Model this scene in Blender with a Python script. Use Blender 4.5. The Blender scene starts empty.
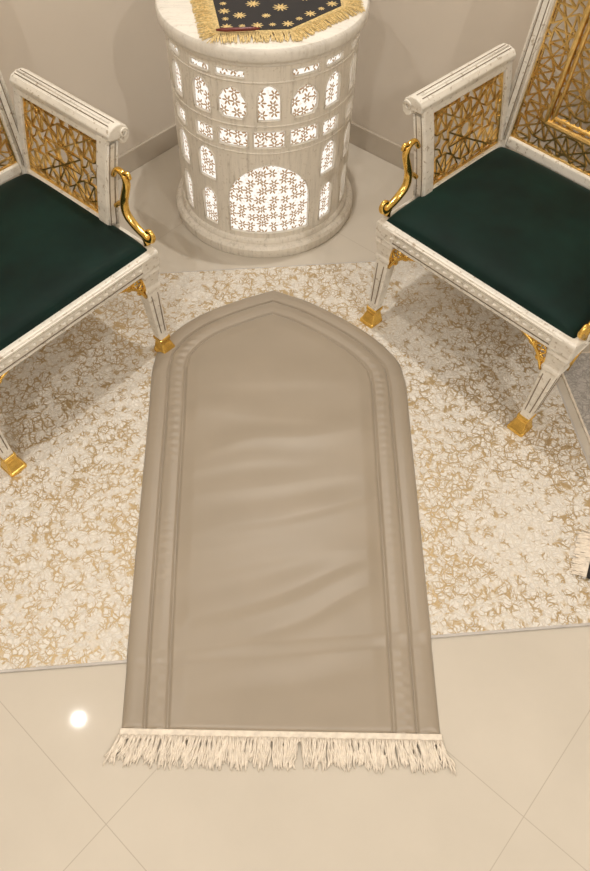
import bpy, bmesh, math, random
from mathutils import Vector, Matrix, noise
random.seed(7)
sc=bpy.context.scene
sc.view_settings.view_transform='Standard'
pi=math.pi
# ---------------------------------------------------------------- materials
def newmat(name):
    m=bpy.data.materials.new(name); m.use_nodes=True
    nt=m.node_tree; b=nt.nodes['Principled BSDF']
    return m,nt,b
def N(nt,t,**kw):
    n=nt.nodes.new(t)
    return n
def math_(nt,op,a,b=None,c=None):
    n=nt.nodes.new('ShaderNodeMath'); n.operation=op
    for i,v in enumerate((a,b,c)):
        if v is None: continue
        if isinstance(v,(int,float)): n.inputs[i].default_value=v
        else: nt.links.new(v,n.inputs[i])
    return n.outputs[0]
def ramp(nt,fac,stops):
    n=nt.nodes.new('ShaderNodeValToRGB')
    e=n.color_ramp.elements
    while len(e)<len(stops): e.new(0.5)
    for i,(p,c) in enumerate(stops):
        e[i].position=p; e[i].color=(c[0],c[1],c[2],1) if not isinstance(c,(int,float)) else (c,c,c,1)
    nt.links.new(fac,n.inputs[0]); return n.outputs[0]
def mix(nt,fac,a,b,blend='MIX'):
    n=nt.nodes.new('ShaderNodeMix'); n.data_type='RGBA'; n.blend_type=blend
    for i,v in ((0,fac),(6,a),(7,b)):
        if isinstance(v,(int,float)): n.inputs[i].default_value=v
        elif isinstance(v,tuple): n.inputs[i].default_value=(*v,1)
        else: nt.links.new(v,n.inputs[i])
    return n.outputs[2]
def coords(nt,kind='Object',scale=(1,1,1),rot=(0,0,0)):
    t=nt.nodes.new('ShaderNodeTexCoord'); m=nt.nodes.new('ShaderNodeMapping')
    m.inputs['Scale'].default_value=scale; m.inputs['Rotation'].default_value=rot
    nt.links.new(t.outputs[kind],m.inputs[0]); return m.outputs[0]
def noise_(nt,vec,scale,detail=4,rough=.5):
    n=N(nt,'ShaderNodeTexNoise'); n.inputs['Scale'].default_value=scale; n.inputs['Detail'].default_value=detail
    n.inputs['Roughness'].default_value=rough; nt.links.new(vec,n.inputs['Vector']); return n.outputs['Fac']
def bump(nt,b,h,strength=.3,dist=.002):
    n=nt.nodes.new('ShaderNodeBump'); n.inputs['Strength'].default_value=strength; n.inputs['Distance'].default_value=dist
    nt.links.new(h,n.inputs['Height']); nt.links.new(n.outputs[0],b.inputs['Normal'])

def mat_plain(name,col,rough=.5,metal=0,sheen=0,nscale=30,var=.08):
    m,nt,b=newmat(name)
    v=coords(nt); f=noise_(nt,v,nscale)
    c=ramp(nt,f,[(.3,tuple(x*(1-var) for x in col)),(.7,tuple(min(1,x*(1+var)) for x in col))])
    nt.links.new(c,b.inputs['Base Color']); b.inputs['Roughness'].default_value=rough; b.inputs['Metallic'].default_value=metal
    if sheen: b.inputs['Sheen Weight'].default_value=sheen
    return m
M={}
M['wall']=mat_plain('wall_paint',(.64,.575,.495),.7,nscale=3,var=.02)
M['ceil']=mat_plain('ceiling_paint',(.75,.72,.67),.8,nscale=3,var=.02)
M['base']=mat_plain('baseboard_tile',(.50,.44,.365),.25,nscale=6,var=.05)
M['gold']=mat_plain('polished_gold',(.84,.56,.15),.2,metal=1,nscale=60,var=.15)
M['golddark']=mat_plain('antique_gold',(.78,.56,.22),.28,metal=1,nscale=60,var=.2)
M['red']=mat_plain('dark_red_wood',(.12,.012,.01),.3)
M['groove']=mat_plain('antique_dark_groove',(.20,.155,.11),.6)  # dark brown of the thin bars that draw the chairs' groove lines
M['fringe']=mat_plain('fringe_cotton',(.76,.68,.575),.8,nscale=80,var=.12)
M['goldthread']=mat_plain('gold_thread',(.72,.56,.27),.45,metal=.35,nscale=150,var=.3)
M['greystone']=mat_plain('rug_binding',(.50,.47,.44),.9)
M['blackmat']=mat_plain('black_velvet_mat',(.010,.009,.011),.85,sheen=.1)
def mk_cream(name,stretch,amt=.5,base=(.76,.72,.65),deep=.7):
    m,nt,b=newmat(name)
    v=coords(nt,'Object',stretch)
    f=noise_(nt,v,9,8,.7)
    v2=coords(nt); f2=noise_(nt,v2,80,6,.65)
    c=ramp(nt,f,[(.28,(base[0]*deep,base[1]*deep*.96,base[2]*deep*.9)),(.42,tuple(x*.92 for x in base)),(.52,base),(.8,tuple(min(1,x*1.05) for x in base))])
    c2=ramp(nt,f2,[(.34,(.50,.42,.33)),(.42,(1,1,1))])
    c3=mix(nt,amt,c,c2,'MULTIPLY')
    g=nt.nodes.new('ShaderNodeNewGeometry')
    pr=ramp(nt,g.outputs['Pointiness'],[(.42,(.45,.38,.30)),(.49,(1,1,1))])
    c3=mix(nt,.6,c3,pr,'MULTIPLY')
    nt.links.new(c3,b.inputs['Base Color']); b.inputs['Roughness'].default_value=.42
    bump(nt,b,f2,.3,.0015)
    return m
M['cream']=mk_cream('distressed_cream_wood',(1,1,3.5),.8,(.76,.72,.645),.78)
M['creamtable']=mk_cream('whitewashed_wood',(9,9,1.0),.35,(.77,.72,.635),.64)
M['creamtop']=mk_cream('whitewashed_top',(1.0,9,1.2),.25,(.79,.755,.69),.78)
m,nt,b=newmat('green_velvet'); v=coords(nt); f=noise_(nt,v,6,3,.6); f2=noise_(nt,v,500,2)
c=ramp(nt,f,[(.3,(.0010,.0085,.0068)),(.7,(.0028,.021,.0160))]); nt.links.new(c,b.inputs['Base Color'])
b.inputs['Roughness'].default_value=.65; b.inputs['Sheen Tint'].default_value=(.20,.48,.40,1); b.inputs['Sheen Roughness'].default_value=.3
nt.links.new(ramp(nt,f,[(.35,.05),(.68,.20)]),b.inputs['Sheen Weight'])
b.inputs['Specular IOR Level'].default_value=.2
bump(nt,b,f2,.2,.0006); M['green']=m
m,nt,b=newmat('taupe_satin_leather'); v=coords(nt); f=noise_(nt,v,5,3); f2=noise_(nt,v,420,3)
c=ramp(nt,f,[(.3,(.305,.254,.192)),(.7,(.33,.274,.208))]); nt.links.new(c,b.inputs['Base Color'])
b.inputs['Roughness'].default_value=.42; b.inputs['Sheen Weight'].default_value=.12; b.inputs['Specular IOR Level'].default_value=.6
bump(nt,b,f2,.12,.0005); M['mat']=m
def mk_rug(name,base,goldc,metal,thr=.5):
    m,nt,b=newmat(name); v=coords(nt)
    nz=N(nt,'ShaderNodeTexNoise'); nz.inputs['Scale'].default_value=34; nz.inputs['Detail'].default_value=4; nt.links.new(v,nz.inputs['Vector'])
    vm=N(nt,'ShaderNodeVectorMath'); vm.operation='MULTIPLY_ADD'; vm.inputs[1].default_value=(.035,.035,.0)
    nt.links.new(nz.outputs['Color'],vm.inputs[0]); nt.links.new(v,vm.inputs[2])
    def vor(scale,lo,hi):
        vo=N(nt,'ShaderNodeTexVoronoi'); vo.feature='DISTANCE_TO_EDGE'; vo.inputs['Scale'].default_value=scale; nt.links.new(vm.outputs[0],vo.inputs['Vector'])
        return ramp(nt,vo.outputs['Distance'],[(lo,1.),(hi,0.)])
    line=vor(40,.045,.085); line2=vor(84,.05,.11); line3=vor(60,.03,.09)
    n1=noise_(nt,v,36,3,.55); n2=noise_(nt,v,4,3,.5); n3=noise_(nt,v,160,3)
    msk=ramp(nt,math_(nt,'ADD',n1,math_(nt,'MULTIPLY',n2,.6)),[(thr+.19,0.),(thr+.28,1.)])
    al=math_(nt,'MAXIMUM',line,math_(nt,'MULTIPLY',line2,.8))
    g=math_(nt,'MULTIPLY',al,math_(nt,'MULTIPLY_ADD',msk,.80,.20))
    bc=ramp(nt,n3,[(.3,tuple(x*.90 for x in base)),(.7,base)])
    bl=mix(nt,math_(nt,'MULTIPLY',line3,.22),bc,tuple(x*.6 for x in base))
    c=mix(nt,g,bl,goldc); nt.links.new(c,b.inputs['Base Color'])
    nt.links.new(math_(nt,'MULTIPLY',g,metal),b.inputs['Metallic'])
    nt.links.new(math_(nt,'MULTIPLY_ADD',g,-.45,.82),b.inputs['Roughness'])
    bump(nt,b,math_(nt,'ADD',n3,math_(nt,'MULTIPLY',al,1.2)),.6,.002)
    return m
M['rug']=mk_rug('gold_foil_rug',(.79,.75,.685),(.52,.39,.22),.55,.55)
M['rug2']=mk_rug('grey_ornament_rug',(.55,.52,.49),(.34,.32,.30),0)
ang=math.radians(-41); U=Vector((math.cos(ang),math.sin(ang),0)); Wv=Vector((-U.y,U.x,0))
m,nt,b=newmat('glossy_floor_tile')
t=nt.nodes.new('ShaderNodeTexCoord'); 
def dotp(vec,off):
    d=N(nt,'ShaderNodeVectorMath'); d.operation='DOT_PRODUCT'; d.inputs[1].default_value=vec; nt.links.new(t.outputs['Object'],d.inputs[0])
    return math_(nt,'ADD',d.outputs['Value'],off)
def gl(val,size):
    q=math_(nt,'DIVIDE',val,size); fr=math_(nt,'FRACT',math_(nt,'ADD',q,100.5)); d=math_(nt,'ABSOLUTE',math_(nt,'SUBTRACT',fr,.5))
    return math_(nt,'LESS_THAN',d,.0010/size)
g=math_(nt,'MAXIMUM',gl(dotp(tuple(U),.422),.645),gl(dotp(tuple(Wv),.12),.60))
v=coords(nt); f=noise_(nt,v,2.2,6,.6)
c=ramp(nt,f,[(.3,(.55,.50,.425)),(.7,(.61,.555,.475))])
c=mix(nt,g,c,(.42,.37,.30)); nt.links.new(c,b.inputs['Base Color'])
nt.links.new(math_(nt,'MULTIPLY_ADD',g,.4,.035),b.inputs['Roughness']); M['floor']=m
def emis(name,col,s):
    m,nt,b=newmat(name); b.inputs['Base Color'].default_value=(*col,1); b.inputs['Emission Color'].default_value=(*col,1); b.inputs['Emission Strength'].default_value=s; return m
M['lamp']=emis('downlight_glow',(1,.96,.9),30)
m,nt,b=newmat('lit_floral_panel')
uv=nt.nodes.new('ShaderNodeTexCoord').outputs['UV']
def flowers(scale,petals,size,rnd,hole):
    vo=N(nt,'ShaderNodeTexVoronoi'); vo.voronoi_dimensions='2D'; vo.inputs['Scale'].default_value=scale; vo.inputs['Randomness'].default_value=rnd
    nt.links.new(uv,vo.inputs['Vector'])
    s=N(nt,'ShaderNodeVectorMath'); s.operation='SUBTRACT'; nt.links.new(uv,s.inputs[0]); nt.links.new(vo.outputs['Position'],s.inputs[1])
    sp=N(nt,'ShaderNodeSeparateXYZ'); nt.links.new(s.outputs[0],sp.inputs[0])
    a=math_(nt,'ARCTAN2',sp.outputs[1],sp.outputs[0])
    co=math_(nt,'COSINE',math_(nt,'MULTIPLY',a,petals))
    rad=math_(nt,'MULTIPLY_ADD',co,size*.36,size*.64)
    d=vo.outputs['Distance']
    inside=math_(nt,'LESS_THAN',d,rad)
    return math_(nt,'MULTIPLY',inside,math_(nt,'GREATER_THAN',d,hole))
f1=flowers(30,6,.50,.40,.10); f2=flowers(66,4,.34,.9,.0)
ff=math_(nt,'MAXIMUM',f1,math_(nt,'MULTIPLY',f2,.30))
c=mix(nt,ff,(1,.96,.88),(.34,.19,.08)); 
b.inputs['Base Color'].default_value=(.05,.04,.03,1)
nt.links.new(c,b.inputs['Emission Color']); b.inputs['Emission Strength'].default_value=1.05
M['diff']=m
# ---------------------------------------------------------------- helpers
def obj(name,me,mat=None,parent=None,smooth=False):
    o=bpy.data.objects.new(name,me); bpy.context.collection.objects.link(o)
    if mat is not None: me.materials.append(mat)
    if parent is not None: o.parent=parent
    if smooth:
        for p in me.polygons: p.use_smooth=True
    return o
def empty(name,loc=(0,0,0),rz=0):
    o=bpy.data.objects.new(name,None); bpy.context.collection.objects.link(o); o.location=loc; o.rotation_euler=(0,0,rz); o.empty_display_size=.1
    return o
def pymesh(name,vs,fs,mat,parent=None,smooth=False):
    me=bpy.data.meshes.new(name); me.from_pydata([tuple(v) for v in vs],[],fs); me.update()
    return obj(name,me,mat,parent,smooth)
class MB:
    def __init__(s): s.v=[]; s.f=[]
    def add(s,vs,fs):
        o=len(s.v); s.v+= [Vector(x) for x in vs]; s.f+=[tuple(i+o for i in f) for f in fs]
    def box(s,c,size,M_=None):
        x,y,z=[d/2 for d in size]
        vs=[Vector((a*x,b_*y,d*z)) for a in(-1,1) for b_ in(-1,1) for d in(-1,1)]
        if M_: vs=[M_@q for q in vs]
        vs=[q+Vector(c) for q in vs]
        s.add(vs,[(0,1,3,2),(4,6,7,5),(0,4,5,1),(2,3,7,6),(0,2,6,4),(1,5,7,3)])
    def bar(s,p,q,w,t,nrm):
        p=Vector(p);q=Vector(q);d=(q-p)
        if d.length<1e-5:return
        d.normalize();n=Vector(nrm);sd=d.cross(n).normalized()*w/2;n=n*t/2
        vs=[p-sd-n,p+sd-n,p+sd+n,p-sd+n,q-sd-n,q+sd-n,q+sd+n,q-sd+n]
        s.add(vs,[(0,1,2,3),(4,7,6,5),(0,4,5,1),(1,5,6,2),(2,6,7,3),(3,7,4,0)])
    def tube(s,pts,r,n=8,cap=True):
        pts=[Vector(p) for p in pts]; rs=r if isinstance(r,(list,tuple)) else [r]*len(pts)
        up=None; vs=[];fs=[]
        for i,p in enumerate(pts):
            a=pts[max(i-1,0)]; b_=pts[min(i+1,len(pts)-1)]; d=(b_-a)
            if d.length<1e-9: d=Vector((0,0,1))
            d.normalize()
            if up is None:
                up=d.orthogonal().normalized()
            else:
                up=(up-d*up.dot(d)); 
                if up.length<1e-6: up=d.orthogonal()
                up.normalize()
            sd=d.cross(up)
            for k in range(n):
                t_=2*pi*k/n; vs.append(p+(up*math.cos(t_)+sd*math.sin(t_))*rs[i])
        for i in range(len(pts)-1):
            for k in range(n):
                k2=(k+1)%n; fs.append((i*n+k,i*n+k2,(i+1)*n+k2,(i+1)*n+k))
        if cap: fs.append(tuple(range(n-1,-1,-1))); fs.append(tuple((len(pts)-1)*n+k for k in range(n)))
        s.add(vs,fs)
    def loft(s,secs,cap=True):
        n=len(secs[0]); vs=[p for q in secs for p in q]; fs=[]
        for i in range(len(secs)-1):
            for k in range(n):
                k2=(k+1)%n; fs.append((i*n+k,i*n+k2,(i+1)*n+k2,(i+1)*n+k))
        if cap: fs.append(tuple(range(n-1,-1,-1))); fs.append(tuple((len(secs)-1)*n+k for k in range(n)))
        s.add(vs,fs)
    def done(s,name,mat,parent=None,smooth=False,bevel=0):
        o=pymesh(name,s.v,s.f,mat,parent,smooth)
        bm=bmesh.new(); bm.from_mesh(o.data); bmesh.ops.recalc_face_normals(bm,faces=bm.faces); bm.to_mesh(o.data); bm.free()
        if bevel:
            md=o.modifiers.new('bev','BEVEL'); md.width=bevel; md.segments=2; md.limit_method='ANGLE'; md.angle_limit=math.radians(40)
        return o
def lathe(mb,prof,cx=0,cy=0,n=96):
    secs=[[Vector((cx+r*math.cos(2*pi*k/n),cy+r*math.sin(2*pi*k/n),z)) for k in range(n)] for r,z in prof]
    mb.loft(secs)
def catmull(pts,n=8):
    pts=[Vector(p) for p in pts]; out=[]
    P_=[pts[0]]+pts+[pts[-1]]
    for i in range(1,len(P_)-2):
        a,b_,c,d=P_[i-1:i+3]
        for k in range(n):
            t=k/n; out.append(.5*((2*b_)+(c-a)*t+(2*a-5*b_+4*c-d)*t*t+(-a+3*b_-3*c+d)*t**3))
    out.append(pts[-1]); return out
# ---------------------------------------------------------------- room
def room_pt(u,w,z=0): return U*u+Wv*w+Vector((0,0,z))
uL,uR,wN,wF=-2.094,2.7,-2.0,2.157; HC=2.8
def slab(name,u0,u1,w0,w1,z0,z1,mat,bev=0):
    vs=[room_pt(u,w,z) for u in(u0,u1) for w in(w0,w1) for z in(z0,z1)]
    mb=MB(); mb.add(vs,[(0,1,3,2),(4,6,7,5),(0,4,5,1),(2,3,7,6),(0,2,6,4),(1,5,7,3)])
    return mb.done(name,mat,bevel=bev)
slab('floor',uL-.1,uR+.1,wN-.1,wF+.1,-.1,0,M['floor'])
slab('ceiling',uL-.1,uR+.1,wN-.1,wF+.1,HC,HC+.1,M['ceil'])
slab('wall_left',uL-.1,uL,wN-.1,wF+.1,0,HC,M['wall'])
slab('wall_right',uL,uR,wF,wF+.1,0,HC,M['wall'])
slab('wall_front',uL,uR,wN-.1,wN,0,HC,M['wall'])
slab('wall_side',uR,uR+.1,wN-.1,wF+.1,0,HC,M['wall'])
slab('baseboard_left',uL,uL+.012,wN,wF,0,.085,M['base'],.002)
slab('baseboard_right',uL+.012,uR,wF-.012,wF,0,.085,M['base'],.002)
def downlight(x,y,e,size=.05):
    r=empty('ceiling_downlight',(x,y,HC))
    mb=MB(); lathe(mb,[(.024,-.004),(.024,-.001),(.001,-.001)],n=32); mb.done('glow_disc',M['lamp'],r)
    mb=MB(); lathe(mb,[(.026,0),(.050,-.001),(.050,-.008),(.026,-.008)],n=32); mb.done('trim_ring',M['ceil'],r)
    l=bpy.data.lights.new('downlight_lamp','AREA'); l.shape='DISK'; l.size=size; l.energy=e; l.color=(1,.952,.88)
    o=bpy.data.objects.new('lamp',l); bpy.context.collection.objects.link(o); o.parent=r; o.location=(0,0,-.02)
downlight(-1.225,1.045,11,.035)
downlight(.1,2.1,23)
downlight(-.7,-.9,26)
downlight(1.5,-.5,30)
r=empty('added_fill_panel',(0.3,-1.3,HC))  # unseen soft fill added behind the camera, built like a ceiling lamp
mb=MB(); mb.box((0,0,-.015),(.95,.95,.03)); mb.done('frame',M['ceil'],r,bevel=.004)
mb=MB(); mb.box((0,0,-.032),(.86,.86,.004)); mb.done('fill_glow_face',emis('fill_panel_glow',(1,.955,.89),7),r)

# ---------------------------------------------------------------- area rugs
e1=Vector((.9951,.0985,0)); e2=Vector((-.0985,.9951,0)); R0=Vector((-.694,.503,0))
def rug(name,s0,s1,d0,d1,z0,th,mat,bindmat):
    r=empty(name)
    def poly(s0,s1,d0,d1,za,zb,nm,mt,bev):
        vs=[R0+e1*s+e2*d+Vector((0,0,z)) for s in(s0,s1) for d in(d0,d1) for z in(za,zb)]
        mb=MB(); mb.add(vs,[(0,1,3,2),(4,6,7,5),(0,4,5,1),(2,3,7,6),(0,2,6,4),(1,5,7,3)]); mb.done(nm,mt,r,bevel=bev)
    poly(s0,s1,d0,d1,z0,z0+th*.8,'binding',bindmat,.001)
    poly(s0+.006,s1-.006,d0+.006,d1-.006,z0+.0003,z0+th,'pile',mat,.002)
    return r
rug('area_rug',-.35,1.575,-.008,1.331,0,.008,M['rug'],M['greystone'])
rug('area_rug',1.60,2.1,0.1,.86,0,.007,M['rug2'],M['fringe'])

# ---------------------------------------------------------------- prayer mat
OUT=[(-.391,.374),(-.400,.55),(-.410,.75),(-.421,1.0),(-.432,1.25),(-.440,1.40),(-.438,1.455),(-.427,1.513),(-.377,1.595),(-.295,1.668),(-.183,1.730),(-.115,1.760),(-.071,1.778),
     (-.028,1.758),(.05,1.722),(.163,1.645),(.256,1.562),(.318,1.475),(.333,1.41),(.337,1.36),(.335,1.2),(.333,1.0),(.330,.75),(.328,.55),(.326,.374)]
left=[Vector((*p,0)) for p in OUT[:13]]; right=[Vector((*p,0)) for p in OUT[12:]][::-1]
lc=catmull(left,10); rc=catmull(right,10)
def xat(c,y):
    for i in range(len(c)-1):
        if (c[i].y-y)*(c[i+1].y-y)<=0 and abs(c[i+1].y-c[i].y)>1e-9:
            return c[i].x+(c[i+1].x-c[i].x)*(y-c[i].y)/(c[i+1].y-c[i].y)
    return c[-1].x
outline=lc+rc[::-1][1:]
segs=[(outline[i].x,outline[i].y,outline[i+1].x-outline[i].x,outline[i+1].y-outline[i].y) for i in range(len(outline)-1)]
segs=[s+(s[2]**2+s[3]**2,) for s in segs if s[2]**2+s[3]**2>1e-12]
def dist_out(x,y):
    best=9
    for ax,ay,dx,dy,L2 in segs:
        t=((x-ax)*dx+(y-ay)*dy)/L2
        if t<0:t=0
        elif t>1:t=1
        d=(x-ax-t*dx)**2+(y-ay-t*dy)**2
        if d<best: best=d
    return math.sqrt(best)
WR=[ # (y at center, slope, width, amp, x center, x half extent)
 (1.38,.06,.028,.0018,.0,.22),(1.25,-.05,.026,.0022,-.08,.22),(1.16,.20,.026,.0042,.06,.24),(1.08,.10,.022,.0018,-.12,.2),
 (1.01,.14,.026,.0030,0,.25),(.92,.32,.026,.0050,.05,.26),(.85,.16,.020,.0018,-.12,.18),(.78,.10,.026,.0026,0,.3),
 (.70,.30,.026,.0064,.02,.28),(.62,.38,.022,.0040,.08,.2),(.55,.20,.024,.0022,-.1,.2),(.48,.14,.026,.0028,0,.25)]
def mat_z(x,y,e):
    d=min(e,(y-.374)*1.0+.0001)
    th=.011*(1-math.exp(-max(d,0)/.005))
    for g in (.053,.104):
        th-=.0080*math.exp(-((e-g)/.0032)**2)
    z=th
    inner=max(0,min(1,(e-.104)/.045)); inner=inner*inner*(3-2*inner)
    h=0
    for (yc,sl,w,a,xc,xe) in WR:
        xx=x+.05
        dy=y-(yc+sl*xx+.5*sl*xx*abs(xx)+.035*noise.noise(Vector((x*4,yc*7,0))))
        if abs(dy)>.16: continue
        k=w if dy<0 else w*2.0
        h+=1.15*a*math.exp(-(dy/k)**2)*math.exp(-((xx-xc)/xe)**4)
    h+=.0022*noise.noise(Vector((x*4,y*9,3)))
    z+=inner*(h+.003)
    bd=math.exp(-((e-.078)/.016)**2); bd2=math.exp(-((e-.028)/.016)**2)
    pk=math.sin(y*230+4*noise.noise(Vector((y*9,x*3,0))))
    am=max(0,noise.noise(Vector((x*2+5,y*4,9)))+.30)
    z+=(bd*.0010+bd2*.0003)*pk*am*1.3
    z+=.0026*bd+.0022*bd2
    s=(x-R0.x)*e2.x+(y-R0.y)*e2.y; st=max(0,min(1,(s+.03)/.04)); st=st*st*(3-2*st)
    return .0008+st*.0085+max(z,0.0)
ys=[.374+ (1.35-.374)*i/330 for i in range(331)]
ys+=[1.35+(1.7778-1.35)*(1-(1-i/170)**1.6) for i in range(1,171)]
NC=220; vs=[];fs=[]
for y in ys:
    xl=xat(lc,y); xr=xat(rc,y)
    if xr-xl<.002: xl-=.001;xr+=.001
    for k in range(NC+1):
        u=k/NC; u=.5-.5*math.cos(pi*u)*(.25)-.5*(1-2*u)*.75
        x=xl+(xr-xl)*u
        e=dist_out(x,y)
        vs.append((x,y,mat_z(x,y,e)))
for j in range(len(ys)-1):
    for k in range(NC):
        a=j*(NC+1)+k; fs.append((a,a+1,a+NC+2,a+NC+1))
prm=empty('prayer_mat')
pymesh('padded_panel',vs,fs,M['mat'],prm,True)
mb=MB()
def offset_line(off):
    pts=[]
    o=outline
    for i in range(len(o)):
        a=o[max(i-1,0)]; b_=o[min(i+1,len(o)-1)]; d=(b_-a).normalized(); nn=Vector((d.y,-d.x,0))
        p=o[i]+nn*off
        if dist_out(p.x,p.y)>off-.0015: pts.append(p)
    return pts
for off in(.053,.104):
    pts=offset_line(off)
    dense=[]
    for a,b_ in zip(pts,pts[1:]):
        L=(b_-a).length; n=max(1,int(L/.003))
        for k in range(n): dense.append(a.lerp(b_,k/n))
    i=0
    while i+1<len(dense):
        p=dense[i];q=dense[i+1]
        if p.y>.376 and q.y>.376:
            z=mat_z(p.x,p.y,off)+.0006
            mb.bar((p.x,p.y,z),(q.x,q.y,z),.0014,.0008,(0,0,1))
        i+=2
mb.done('stitching',mat_plain('stitch_thread',(.20,.16,.12),.6),prm)
mb=MB()
mb.box((-.0325,.366,.0055),(.722,.022,.009)); mb.done('fringe_header',M['fringe'],prm,bevel=.003)
mb=MB()
nb=120
for i in range(nb):
    u=i/(nb-1); x0=-.391+.717*u+random.uniform(-.002,.002)
    spread=(u-.5)*.030; aa=random.uniform(-.012,.012); L=random.uniform(.052,.070)
    for s in range(8):
        ox=random.uniform(-.0040,.0040); zz=.005+random.uniform(0,.009)
        ph=random.uniform(0,6.28); am=random.uniform(.0006,.0024)
        ex=random.uniform(-.007,.007)
        pts=[]
        for k in range(8):
            t=k/7
            pts.append((x0+ox*(.3+t)+(spread+aa)*t+ex*t*t+am*math.sin(ph+t*9),.362-L*t*(1-.05*s*t),max(.0024,zz*(1-t**2*.7)+.0015*math.sin(ph+t*7))))
        mb.tube(pts,[.0020]*7+[.0013],5)
mb.done('tassels',M['fringe'],prm,smooth=True)

# ---------------------------------------------------------------- round lantern table
TC=Vector((-.115,2.275,0)); Rc=.29; PH0=math.radians(5)
tb=empty('lantern_side_table',tuple(TC))
mb=MB(); lathe(mb,[(.001,0),(.324,0),(.328,.008),(.328,.034),(.320,.044),(.306,.046),(.304,.056),(.299,.062),(.292,.064),(.001,.064)])
o=mb.done('plinth',M['creamtable'],tb) 
mb=MB(); lathe(mb,[(.001,.658),(.296,.658),(.302,.663),(.304,.672),(.312,.676),(.317,.684),(.317,.708),(.312,.716),(.302,.720),(.001,.720)])
mb.done('round_top',M['creamtop'],tb)
for o in (tb.children):
    for p in o.data.polygons: p.use_smooth=len(p.vertices)==4
    md=o.modifiers.new('es','EDGE_SPLIT'); md.split_angle=math.radians(35)
holes=[]
def arch(cx,w,z0,z1,pointed=True,n=14):
    pts=[(cx-w/2,z0),(cx+w/2,z0)]
    hr=min(w*.62,(z1-z0)*.55); zs=z1-hr
    for k in range(n+1):
        a=pi*k/n
        X=math.cos(a); Z=math.sin(a)
        if pointed: Z=Z*.86+.14*(1-abs(X))**1.0
        pts.append((cx+w/2*X,zs+hr*Z))
    holes.append(pts)
def slot(cx,w,z0,z1):
    r=.006; P=[]
    for (sx,sz,a0) in ((1,-1,-90),(1,1,0),(-1,1,90),(-1,-1,180)):
        for k in range(4):
            a=math.radians(a0+30*k); P.append((cx+sx*(w/2-r)+r*math.cos(a),(z0+z1)/2+sz*((z1-z0)/2-r)+r*math.sin(a)))
    holes.append(P)
def cusp(cx,w,z0,z1):
    h=z1-z0; P=[(cx-w/2,z0+h*.18),(cx-w*.40,z0+h*.10),(cx-w*.36,z0),(cx+w*.36,z0),(cx+w*.40,z0+h*.10),(cx+w/2,z0+h*.18),(cx+w/2,z0+h*.55),(cx+w*.44,z0+h*.66),(cx+w*.36,z0+h*.74),
       (cx+w*.33,z0+h*.84),(cx+w*.20,z0+h*.92),(cx+w*.08,z0+h*.95),(cx,z1),(cx-w*.08,z0+h*.95),(cx-w*.20,z0+h*.92),(cx-w*.33,z0+h*.84),(cx-w*.36,z0+h*.74),(cx-w*.44,z0+h*.66),(cx-w/2,z0+h*.55)]
    holes.append(P)
A=lambda d: math.radians(d)*Rc
for c in(0,180):
    arch(A(c),.275,.082,.350,True,24)
    slot(A(c),.096,.405,.462); slot(A(c-22),.096,.405,.462); slot(A(c+22),.096,.405,.462)
    arch(A(c),.068,.495,.605); cusp(A(c-21.5),.088,.497,.597); cusp(A(c+21.5),.088,.497,.597)
    slot(A(c-22),.09,.622,.646); slot(A(c+22),.09,.622,.646); 
for c in(42,66,90,114,138,222,246,270,294,318):
    arch(A(c),.062,.085,.225); arch(A(c),.072,.262,.378); slot(A(c),.072,.405,.455); arch(A(c),.068,.495,.60); slot(A(c),.075,.622,.646)
circ=2*pi*Rc
seam=A(-54)
cu=bpy.data.curves.new('sheet','CURVE'); cu.dimensions='2D'; cu.fill_mode='BOTH'; cu.extrude=.005
def addsp(pts):
    sp=cu.splines.new('POLY'); sp.points.add(len(pts)-1)
    for i,(x,z) in enumerate(pts): sp.points[i].co=(x,z,0,1)
    sp.use_cyclic_u=True
addsp([(seam,.055),(seam+circ,.055),(seam+circ,.668),(seam,.668)])
hs=[]
for h in holes:
    mx=sum(p[0] for p in h)/len(h)
    sh=0
    while mx+sh>seam+circ: sh-=circ
    while mx+sh<seam: sh+=circ
    hh=[(p[0]+sh,p[1]) for p in h]; hs.append(hh); addsp(hh)
co=bpy.data.objects.new('tmp',cu); bpy.context.collection.objects.link(co)
dg=bpy.context.evaluated_depsgraph_get(); me=bpy.data.meshes.new_from_object(co.evaluated_get(dg))
bpy.data.objects.remove(co)
bm=bmesh.new(); bm.from_mesh(me)
for i in range(1,120):
    x=seam+circ*i/120
    bmesh.ops.bisect_plane(bm,geom=bm.verts[:]+bm.edges[:]+bm.faces[:],plane_co=(x,0,0),plane_no=(1,0,0),dist=1e-6)
for v_ in bm.verts:
    x,z,d=v_.co; a=x/Rc+PH0; r=Rc+d
    v_.co=(r*math.sin(a),-r*math.cos(a),z)
bmesh.ops.remove_doubles(bm,verts=bm.verts,dist=1e-5)
bmesh.ops.recalc_face_normals(bm,faces=bm.faces)
bm.to_mesh(me); bm.free()
obj('carved_shell',me,M['creamtable'],tb)
mb=MB()
for h in hs:
    pts=[]
    for i in range(len(h)):
        p=h[i];q=h[(i+1)%len(h)]
        n=max(1,int(abs(q[0]-p[0])/.015))
        for k in range(n): pts.append((p[0]+(q[0]-p[0])*k/n,p[1]+(q[1]-p[1])*k/n))
    pts.append(pts[0])
    P3=[((Rc+.005)*math.sin(x/Rc+PH0),-(Rc+.005)*math.cos(x/Rc+PH0),z) for x,z in pts]
    mb.tube(P3,.0028,5)
for z,r_ in((.388,.003),(.478,.003),(.612,.003)):
    mb.tube([((Rc+.005)*math.sin(2*pi*k/96),-(Rc+.005)*math.cos(2*pi*k/96),z) for k in range(97)],r_,6,False)
mb.done('window_mouldings',M['creamtable'],tb,smooth=True)
Rd=Rc-.012; vs=[];fs=[];n=120
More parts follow.
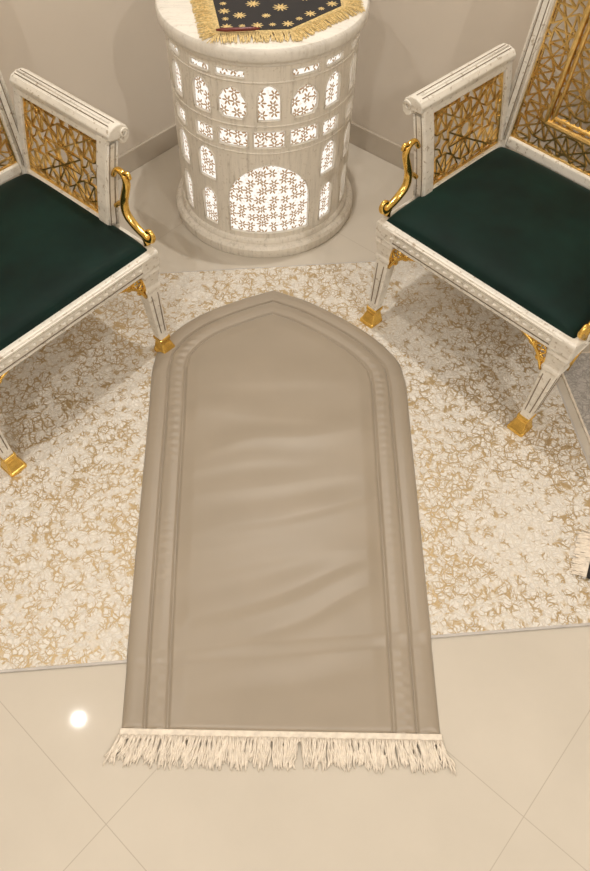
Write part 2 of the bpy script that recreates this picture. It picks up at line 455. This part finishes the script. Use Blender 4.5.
for k in range(n+1):
    a=2*pi*k/n; vs+=[(Rd*math.sin(a),-Rd*math.cos(a),.066),(Rd*math.sin(a),-Rd*math.cos(a),.655)]
for k in range(n): fs.append((2*k,2*k+2,2*k+3,2*k+1))
d=pymesh('lit_diffuser',vs,fs,M['diff'],tb,True)
uvl=d.data.uv_layers.new(name='UVMap')
for p in d.data.polygons:
    k=p.index
    for li,(a,b_) in zip(p.loop_indices,((k,0),(k+1,0),(k+1,1),(k,1))):
        uvl.data[li].uv=(a/n*2*pi*Rd,.066+b_*.589)

# ---------------------------------------------------------------- embroidered cloth on table
cl=empty('embroidered_table_cloth')
CP=[(-.272,2.24),(-.230,2.030),(-.03,2.045),(.126,2.190),(.115,2.40),(-.02,2.50),(-.22,2.44)]
ZT=.7212
def inset(P,d):
    c=Vector((sum(p[0] for p in P)/len(P),sum(p[1] for p in P)/len(P)))
    return [tuple(Vector(p)+(c-Vector(p)).normalized()*d) for p in P]
def flat(P,z0,z1,name,mt):
    n=len(P); vs=[(x,y,z0) for x,y in P]+[(x,y,z1) for x,y in P]
    fs=[tuple(range(n-1,-1,-1)),tuple(range(n,2*n))]+[(i,(i+1)%n,n+(i+1)%n,n+i) for i in range(n)]
    return pymesh(name,vs,fs,mt,cl)
flat(CP,ZT,ZT+.003,'gold_border',M['goldthread'])
flat(inset(CP,.012),ZT+.0005,ZT+.0042,'velvet_field',M['blackmat'])
mb=MB()
for i in range(len(CP)):
    a=Vector((*CP[i],0)); b_=Vector((*CP[(i+1)%len(CP)],0)); d=(b_-a); L=d.length; d.normalize(); nn=Vector((d.y,-d.x,0))
    if nn.dot(a-TC)<0: nn=-nn
    k=-.016
    while k<L+.016:
        kk=max(0,min(L,k)); fan=(k-kk)*1.6
        p=a+d*kk; l=random.uniform(.040,.056); dev=d*(random.uniform(-.009,.009)+fan)
        q2=p+nn*l+dev
        for _ in range(12):
            if (q2-TC).length<.332: break
            l*=.93; q2=p+nn*l+dev
        q1=p+nn*l*.5+dev*.5
        pts=[p+Vector((0,0,ZT+.003)),q1+Vector((0,0,ZT+.0025+random.uniform(.001,.005))),q2+Vector((0,0,ZT+.0022))]
        mb.tube(pts,[.0014,.0018,.0013],4); k+=.0017
mb.done('gold_fringe',M['goldthread'],cl)
mb=MB()
def flower(x,y,r,pet=8):
    z=ZT+.0046
    pts=[]
    n=pet*6
    for k in range(n):
        a=2*pi*k/n; rr=r*(.68+.32*math.cos(pet*a)); pts.append(Vector((x+rr*math.cos(a),y+rr*math.sin(a),z)))
    c=Vector((x,y,z+.0012)); mb.add([c]+pts,[(0,1+k,1+(k+1)%n) for k in range(n)])
    mb.tube([(x+r*.35*math.cos(2*pi*k/12),y+r*.35*math.sin(2*pi*k/12),z+.001) for k in range(13)],.001,4)
inn=inset(CP,.040)
for i in range(len(inn)):
    a=Vector(inn[i]);b_=Vector(inn[(i+1)%len(inn)]); n=max(2,int((b_-a).length/.042))
    for k in range(n):
        p=a.lerp(b_,k/n); flower(p.x,p.y,.018 if k%2==0 else .011,8)
for x,y,r_ in((-.06,2.28,.035),(-.14,2.2,.022),(-.06,2.18,.024),(.01,2.24,.020),(-.15,2.32,.014),(0,2.36,.016),(-.10,2.13,.014),(-.175,2.13,.020)): flower(x,y,r_,10)
mb.done('embroidery',M['goldthread'],cl)
pn=empty('wooden_pen')
mb=MB(); mb.tube([(-.235,2.030,ZT+.012),(-.21,2.031,ZT+.012),(-.13,2.038,ZT+.012),(-.115,2.040,ZT+.012)],[.003,.0055,.005,.002],10); mb.done('pen_body',M['red'],pn,smooth=True)

# ---------------------------------------------------------------- armchairs
def clip(p,q,w,h):
    x0,y0=p;x1,y1=q;dx=x1-x0;dy=y1-y0;t0=0;t1=1
    for pp,qq in((-dx,x0+w/2),(dx,w/2-x0),(-dy,y0+h/2),(dy,h/2-y0)):
        if abs(pp)<1e-12:
            if qq<0:return None
        else:
            r=qq/pp
            if pp<0:t0=max(t0,r)
            else:t1=min(t1,r)
    if t0>=t1-1e-6:return None
    return (x0+dx*t0,y0+dy*t0),(x0+dx*t1,y0+dy*t1)
def rosette(cx,cy,R,n=12):
    # {12/5} girih star made of straight interlaced strapwork, with its bounding dodecagon
    S=[]
    pt=lambda r,a:(cx+r*math.cos(a),cy+r*math.sin(a))
    for k in range(n):
        a=2*pi*k/n+pi/n
        S.append((pt(R,a),pt(R,a+2*pi*5/n)))
        S.append((pt(R,a),pt(R,a+2*pi/n)))
    return S
def lattice(w,h,cell):
    S=[]
    nx=int(w/cell)+2; ny=int(h/cell)+2
    R=cell*.732
    for i in range(-nx,nx+1):
        for j in range(-ny,ny+1):
            if (i+j)%2==0: S+=rosette(i*cell,j*cell,R)
            else:
                # small four-pointed star joining the rosettes
                c=(i*cell,j*cell); r1=cell*.30; r2=cell*.13
                for k in range(4):
                    a=k*pi/2
                    p=(c[0]+r1*math.cos(a),c[1]+r1*math.sin(a))
                    for sg in(-1,1):
                        q=(c[0]+r2*math.cos(a+sg*pi/4),c[1]+r2*math.sin(a+sg*pi/4)); S.append((p,q))
    out=[clip(p,q,w,h) for p,q in S]
    return [s for s in out if s]
Wd,Dp=.66,.56
def chair(loc,rz):
    root=empty('armchair',loc,rz)
    X=Wd/2; Y=Dp/2
    gv=MB()
    mb=MB()
    t=.045; zc=.352; hh=.056
    mb.box((0,-Y+t/2,zc),(Wd,t,hh)); mb.box((0,Y-t/2,zc),(Wd,t,hh))
    mb.box((-X+t/2,0,zc),(t,Dp-2*t,hh)); mb.box((X-t/2,0,zc),(t,Dp-2*t,hh))
    mb.box((0,0,.345),(Wd-2*t,Dp-2*t,.03))
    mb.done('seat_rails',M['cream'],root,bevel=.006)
    mb=MB()
    for z in(.333,.371):
        mb.box((0,-Y-.001,z),(Wd-.07,.006,.006)); mb.box((-X-.001,0,z),(.006,Dp-.07,.006)); mb.box((X+.001,0,z),(.006,Dp-.07,.006))
    for z in(.338,.366):
        gv.box((0,-Y-.0002,z),(Wd-.075,.002,.0026)); gv.box((-X-.0002,0,z),(.002,Dp-.075,.0026)); gv.box((X+.0002,0,z),(.002,Dp-.075,.0026))
    k=-X+.06
    while k<X-.05:
        mb.tube([(k-.009,-Y-.0005,.352),(k,-Y-.004,.354),(k+.009,-Y-.0005,.352)],[.001,.0055,.001],6); k+=.024
    k=-Y+.06
    while k<Y-.05:
        for s in(-1,1): mb.tube([(s*X,k-.009,.352),(s*(X+.004),k,.354),(s*X,k+.009,.352)],[.001,.0055,.001],6)
        k+=.024
    mb.done('rail_carving',M['cream'],root,bevel=.001)
    n=40; cw=Wd-.030; cd=Dp-.032; vs=[];fs=[]
    for i in range(n+1):
        for j in range(n+1):
            u=-1+2*i/n;v=-1+2*j/n
            u2=math.sin(u*pi/2)*.6+u*.4; v2=math.sin(v*pi/2)*.6+v*.4
            hgt=(max(0,1-abs(u2)**8)**.4)*(max(0,1-abs(v2)**8)**.4)
            vs.append((u2*cw/2,v2*cd/2,.376+.040*hgt+.010*(1-u2*u2)*(1-v2*v2)))
    for i in range(n):
        for j in range(n):
            a=i*(n+1)+j; fs.append((a,a+n+1,a+n+2,a+1))
    pymesh('seat_cushion',vs,fs,M['green'],root,True)
    mb=MB(); mf=MB(); mg=MB()
    def sq(cx,cy,z,w,r=.16):
        h=w/2;c=h*r
        return [Vector((cx+a,cy+b_,z)) for a,b_ in((-h+c,-h),(h-c,-h),(h,-h+c),(h,h-c),(h-c,h),(-h+c,h),(-h,h-c),(-h,-h+c))]
    for sx in(-1,1):
        for sy in(-1,1):
            cx=sx*(X-.032);cy=sy*(Y-.032)
            def at(z):
                k=1-z/.36; return cx-sx*.006*k, cy+sy*(.042 if sy<0 else .04)*k*k
            prof=[(.378,.066),(.372,.070),(.335,.070),(.325,.060),(.315,.066),(.305,.060),(.27,.050),(.262,.055),(.254,.055),(.246,.047),(.12,.037),(.07,.033),(.058,.034)]
            mb.loft([sq(*at(z),z,w) for z,w in prof])
            for fz in(-1,1):
                a_=at(.235); b2=at(.09)
                gv.bar((a_[0]+fz*.012,a_[1]+sy*.0232,.235),(b2[0]+fz*.008,b2[1]+sy*.0176,.09),.0026,.002,(0,1,0))
                gv.bar((a_[0]+sx*.0232,a_[1]+fz*.012,.235),(b2[0]+sx*.0176,b2[1]+fz*.008,.09),.0026,.002,(1,0,0))
            prof=[(.066,.034),(.064,.040),(.056,.040),(.053,.035),(.046,.035),(.020,.050),(.017,.055),(.0085,.055)]
            mf.loft([sq(*at(z),z,w,.16) for z,w in prof])
            for ax in(0,1):
                if sy>0 and ax==0: continue
                dirv=Vector((-sx,0,0)) if ax==0 else Vector((0,-sy,0))
                o=Vector((cx-(0 if ax else sx*.028),cy-(0 if ax==0 else sy*.028),.322))
                if ax==0:o.y=-Y+.010
                else:o.x=sx*(X-.010)
                Lh,Lv=.090,.085
                a=o; b_=o+dirv*Lh; c=o-Vector((0,0,Lv))
                cur=[c+ (b_-c)*t_ + (o-(b_+c)/2)*(.55*math.sin(pi*t_)) *.5 for t_ in [q/8 for q in range(9)]]
                mg.tube(cur,.005,6); mg.tube([a,b_],.0045,6); mg.tube([a,c],.0045,6)
                for (fh,fv,rr) in((.24,.24,.016),(.54,.17,.010),(.17,.60,.010)):
                    cc=o+dirv*Lh*fh-Vector((0,0,Lv*fv))
                    mg.tube([cc+(dirv*math.cos(q*pi/6)+Vector((0,0,1))*math.sin(q*pi/6))*rr for q in range(13)],.0034,5)
                    mg.tube([cc-dirv*rr,cc+dirv*rr],.0026,4); mg.tube([cc-Vector((0,0,rr)),cc+Vector((0,0,rr))],.0026,4)
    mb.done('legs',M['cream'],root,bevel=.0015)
    mf.done('gold_feet',M['gold'],root,bevel=.002)
    mg.done('gold_brackets',M['gold'],root,smooth=True)
    y0=-Y+.15; y1=Y-.01; zb=.385; zt=.645
    for s in(-1,1):
        fx=lambda z: s*(X-.022+.055*((z-zb)/(zt-zb))**1.3) if z>zb else s*(X-.022)
        mb=MB()
        def vb(ya,yb,za,zc_,th,nz=6):
            secs=[]
            for i in range(nz+1):
                z=za+(zc_-za)*i/nz; x=fx(z); secs.append([Vector((x-th/2,ya,z)),Vector((x+th/2,ya,z)),Vector((x+th/2,yb,z)),Vector((x-th/2,yb,z))])
            mb.loft(secs)
        vb(y0,y0+.040,zb-.01,zt,.044); vb(y1-.030,y1,zb-.01,zt,.03)
        vb(y0,y1,zb-.01,zb+.022,.032,2); vb(y0,y1,zt-.026,zt+.004,.03,2)
        xt=fx(zt)
        prof=[(-.022,-.006),(-.024,.010),(-.014,.022),(.004,.028),(.024,.026),(.040,.014),(.046,-.004),(.040,-.022),(.026,-.030),(.012,-.022),(.014,-.010)]
        secs=[[Vector((xt+s*a,y,zt+b_)) for a,b_ in prof] for y in(y0-.012,y1)]
        mb.loft(secs)
        mb.done('arm_frame_%s'%('l' if s<0 else 'r'),M['cream'],root,bevel=.004)
        for (aa_,bb_) in((-.006,.0254),(.014,.0276)):
            gv.tube([(xt+s*aa_,y0+.004,zt+bb_),(xt+s*aa_,y1-.01,zt+bb_)],.0014,5)
        mc=MB()
        mc.tube([(xt+s*(.026+.012*math.cos(q*pi/8)*(1-q/40)),y0-.014,zt+.002+.012*math.sin(q*pi/8)*(1-q/40)) for q in range(26)],.003,6)
        mc.tube([(xt+s*.004,y0+.01,zt+.028),(xt+s*.004,y1-.01,zt+.028)],.003,6)
        for q in(0,1):
            zz=[zb+.01+(zt-zb-.03)*i/6 for i in range(7)]
            mc.tube([(fx(z)+ (q*2-1)*.015,y0-.001,z) for z in zz],.003,6)
            gv.tube([(fx(z)+ (q*2-1)*.009,y0-.0002,z) for z in zz],.0014,5)
        mc.done('arm_beading',M['cream'],root,smooth=True)
        ya,yb=y0+.040,y1-.030; za,zc_=zb+.022,zt-.026
        w=yb-ya;h=zc_-za; ym=(ya+yb)/2;zm=(za+zc_)/2
        ml=MB()
        for p,q in lattice(w,h,.112):
            P_=Vector((fx(zm+p[1]),ym+p[0],zm+p[1]));Q_=Vector((fx(zm+q[1]),ym+q[0],zm+q[1]))
            ml.bar(P_,Q_,.0042,.007,(1,0,0))
        for a,b_ in(((ya,za),(yb,za)),((yb,za),(yb,zc_)),((yb,zc_),(ya,zc_)),((ya,zc_),(ya,za))):
            ml.tube([(fx(a[1]+(b_[1]-a[1])*i/5),a[0]+(b_[0]-a[0])*i/5,a[1]+(b_[1]-a[1])*i/5) for i in range(6)],.0055,6)
        ml.done('arm_lattice_%s'%('l' if s<0 else 'r'),M['golddark'],root)
        ms=MB()
        xc=s*(X-.005)
        pts=[(xc+s*.012,y0-.004,.545),(xc+s*.014,y0-.022,.568),(xc+s*.014,y0-.046,.566),(xc+s*.012,y0-.056,.543),(xc+s*.008,y0-.048,.512),(xc+s*.004,y0-.040,.480),
             (xc,y0-.048,.448),(xc,y0-.075,.425),(xc,y0-.105,.412),(xc,y0-.125,.405),(xc,y0-.140,.410),(xc,y0-.146,.425),(xc,y0-.136,.436),(xc,y0-.124,.430)]
        cp=catmull(pts,6); rr=[.007+.005*math.sin(pi*min(1,i/len(cp)*1.15)) for i in range(len(cp))]
        ms.tube(cp,rr,10)
        pts=[(xc,y0-.10,.412),(xc,y0-.112,.396),(xc,y0-.118,.384)]; ms.tube(pts,[.008,.009,.012],8)
        pts=[(xc+s*.004,y0-.042,.485),(xc+s*.004,y0-.020,.470),(xc,y0-.004,.455)]; ms.tube(catmull(pts,4),.007,8)
        pts=[(xc+s*.014,y0-.046,.566),(xc+s*.014,y0-.066,.575),(xc+s*.014,y0-.072,.560)]; ms.tube(catmull(pts,4),[.007]*4+[.006]*4+[.003],8)
        ms.done('arm_curl_%s'%('l' if s<0 else 'r'),M['gold'],root,smooth=True)
    zb,zt=.36,1.02
    fy=lambda z: Y-.015+.09*(z-zb)
    mb=MB()
    def vbx(xa,xb,za,zc_,th):
        mb.loft([[Vector((xa,fy(z)-th/2,z)),Vector((xb,fy(z)-th/2,z)),Vector((xb,fy(z)+th/2,z)),Vector((xa,fy(z)+th/2,z))] for z in(za,zc_)])
    vbx(-X,-X+.045,zb,zt,.035); vbx(X-.045,X,zb,zt,.035); vbx(-X+.045,X-.045,.40,.43,.03); vbx(-X-.01,X+.01,zt,zt+.045,.04); vbx(-X+.08,X-.08,zt+.045,zt+.075,.035)
    mb.done('back_frame',M['cream'],root,bevel=.004)
    mc=MB()
    for xx in(-X+.008,-X+.037,X-.008,X-.037): mc.tube([(xx,fy(.42)-.019,.42),(xx,fy(zt)-.019,zt)],.003,6)
    mc.done('back_beading',M['cream'],root,smooth=True)
    for xx in(-X+.014,-X+.031,X-.014,X-.031): gv.tube([(xx,fy(.42)-.0176,.42),(xx,fy(zt)-.0176,zt)],.0014,5)
    ml=MB(); xa,xb,za,zc_=-X+.045,X-.045,.43,zt; w=xb-xa;h=zc_-za;zm=(za+zc_)/2
    L3=lambda p,off=0:Vector((p[0],fy(zm+p[1])+off,zm+p[1]))
    for p,q in lattice(w,h,.098): ml.bar(L3(p),L3(q),.0042,.007,(0,1,0))
    def rect(hw,h0,h1,r_,off):
        c=[(-hw,h0),(hw,h0),(hw,h1),(-hw,h1)]
        for i in range(4): ml.tube([L3(c[i],off),L3(c[(i+1)%4],off)],r_,8)
    rect(w/2,-h/2,h/2,.005,0); rect(w/2-.095,-h/2+.085,h/2-.085,.009,-.006); rect(w/2-.115,-h/2+.105,h/2-.105,.005,-.006)
    ml.done('back_lattice',M['golddark'],root)
    gv.done('antique_grooves',M['groove'],root)
    return root
chair((.656,1.636,0),math.radians(-46))
chair((-.816,1.474,0),math.radians(49.5))

# ---------------------------------------------------------------- dark mat at right edge
dm=empty('tasselled_black_mat')
rot=math.radians(-24); Rz=Matrix.Rotation(rot,3,'Z'); cc=Vector((.972,.722,0))
mb=MB(); 
mb.box((cc.x,cc.y,.017),(.46,.13,.016),Rz); mb.done('folded_body',M['blackmat'],dm,bevel=.006)
mb=MB()
for i in range(44):
    t=i/43; 
    for s in range(2):
        p=Rz@Vector((-.232,-.065+.13*t,0))+cc; d=Rz@Vector((-1,random.uniform(-.25,.25),0)); l=random.uniform(.030,.042)
        mb.tube([p+Vector((0,0,.020)),p+d*l*.5+Vector((0,0,.016)),p+d*l+Vector((0,0,.0105))],.0018,4)
mb.done('mat_tassels',M['fringe'],dm)

# ---------------------------------------------------------------- camera
f=715
cam=bpy.data.cameras.new('camera'); o=bpy.data.objects.new('camera',cam); bpy.context.collection.objects.link(o); sc.camera=o
o.location=(-.0429,0,1.7); o.rotation_euler=(math.radians(35),0,.0177)
cam.sensor_fit='VERTICAL'; cam.sensor_height=24; cam.lens=24*f/871; cam.clip_start=.02; cam.shift_x=22/871
w=bpy.data.worlds.new('w'); sc.world=w; w.use_nodes=True; w.node_tree.nodes['Background'].inputs[0].default_value=(.9,.87,.83,1); w.node_tree.nodes['Background'].inputs[1].default_value=.3
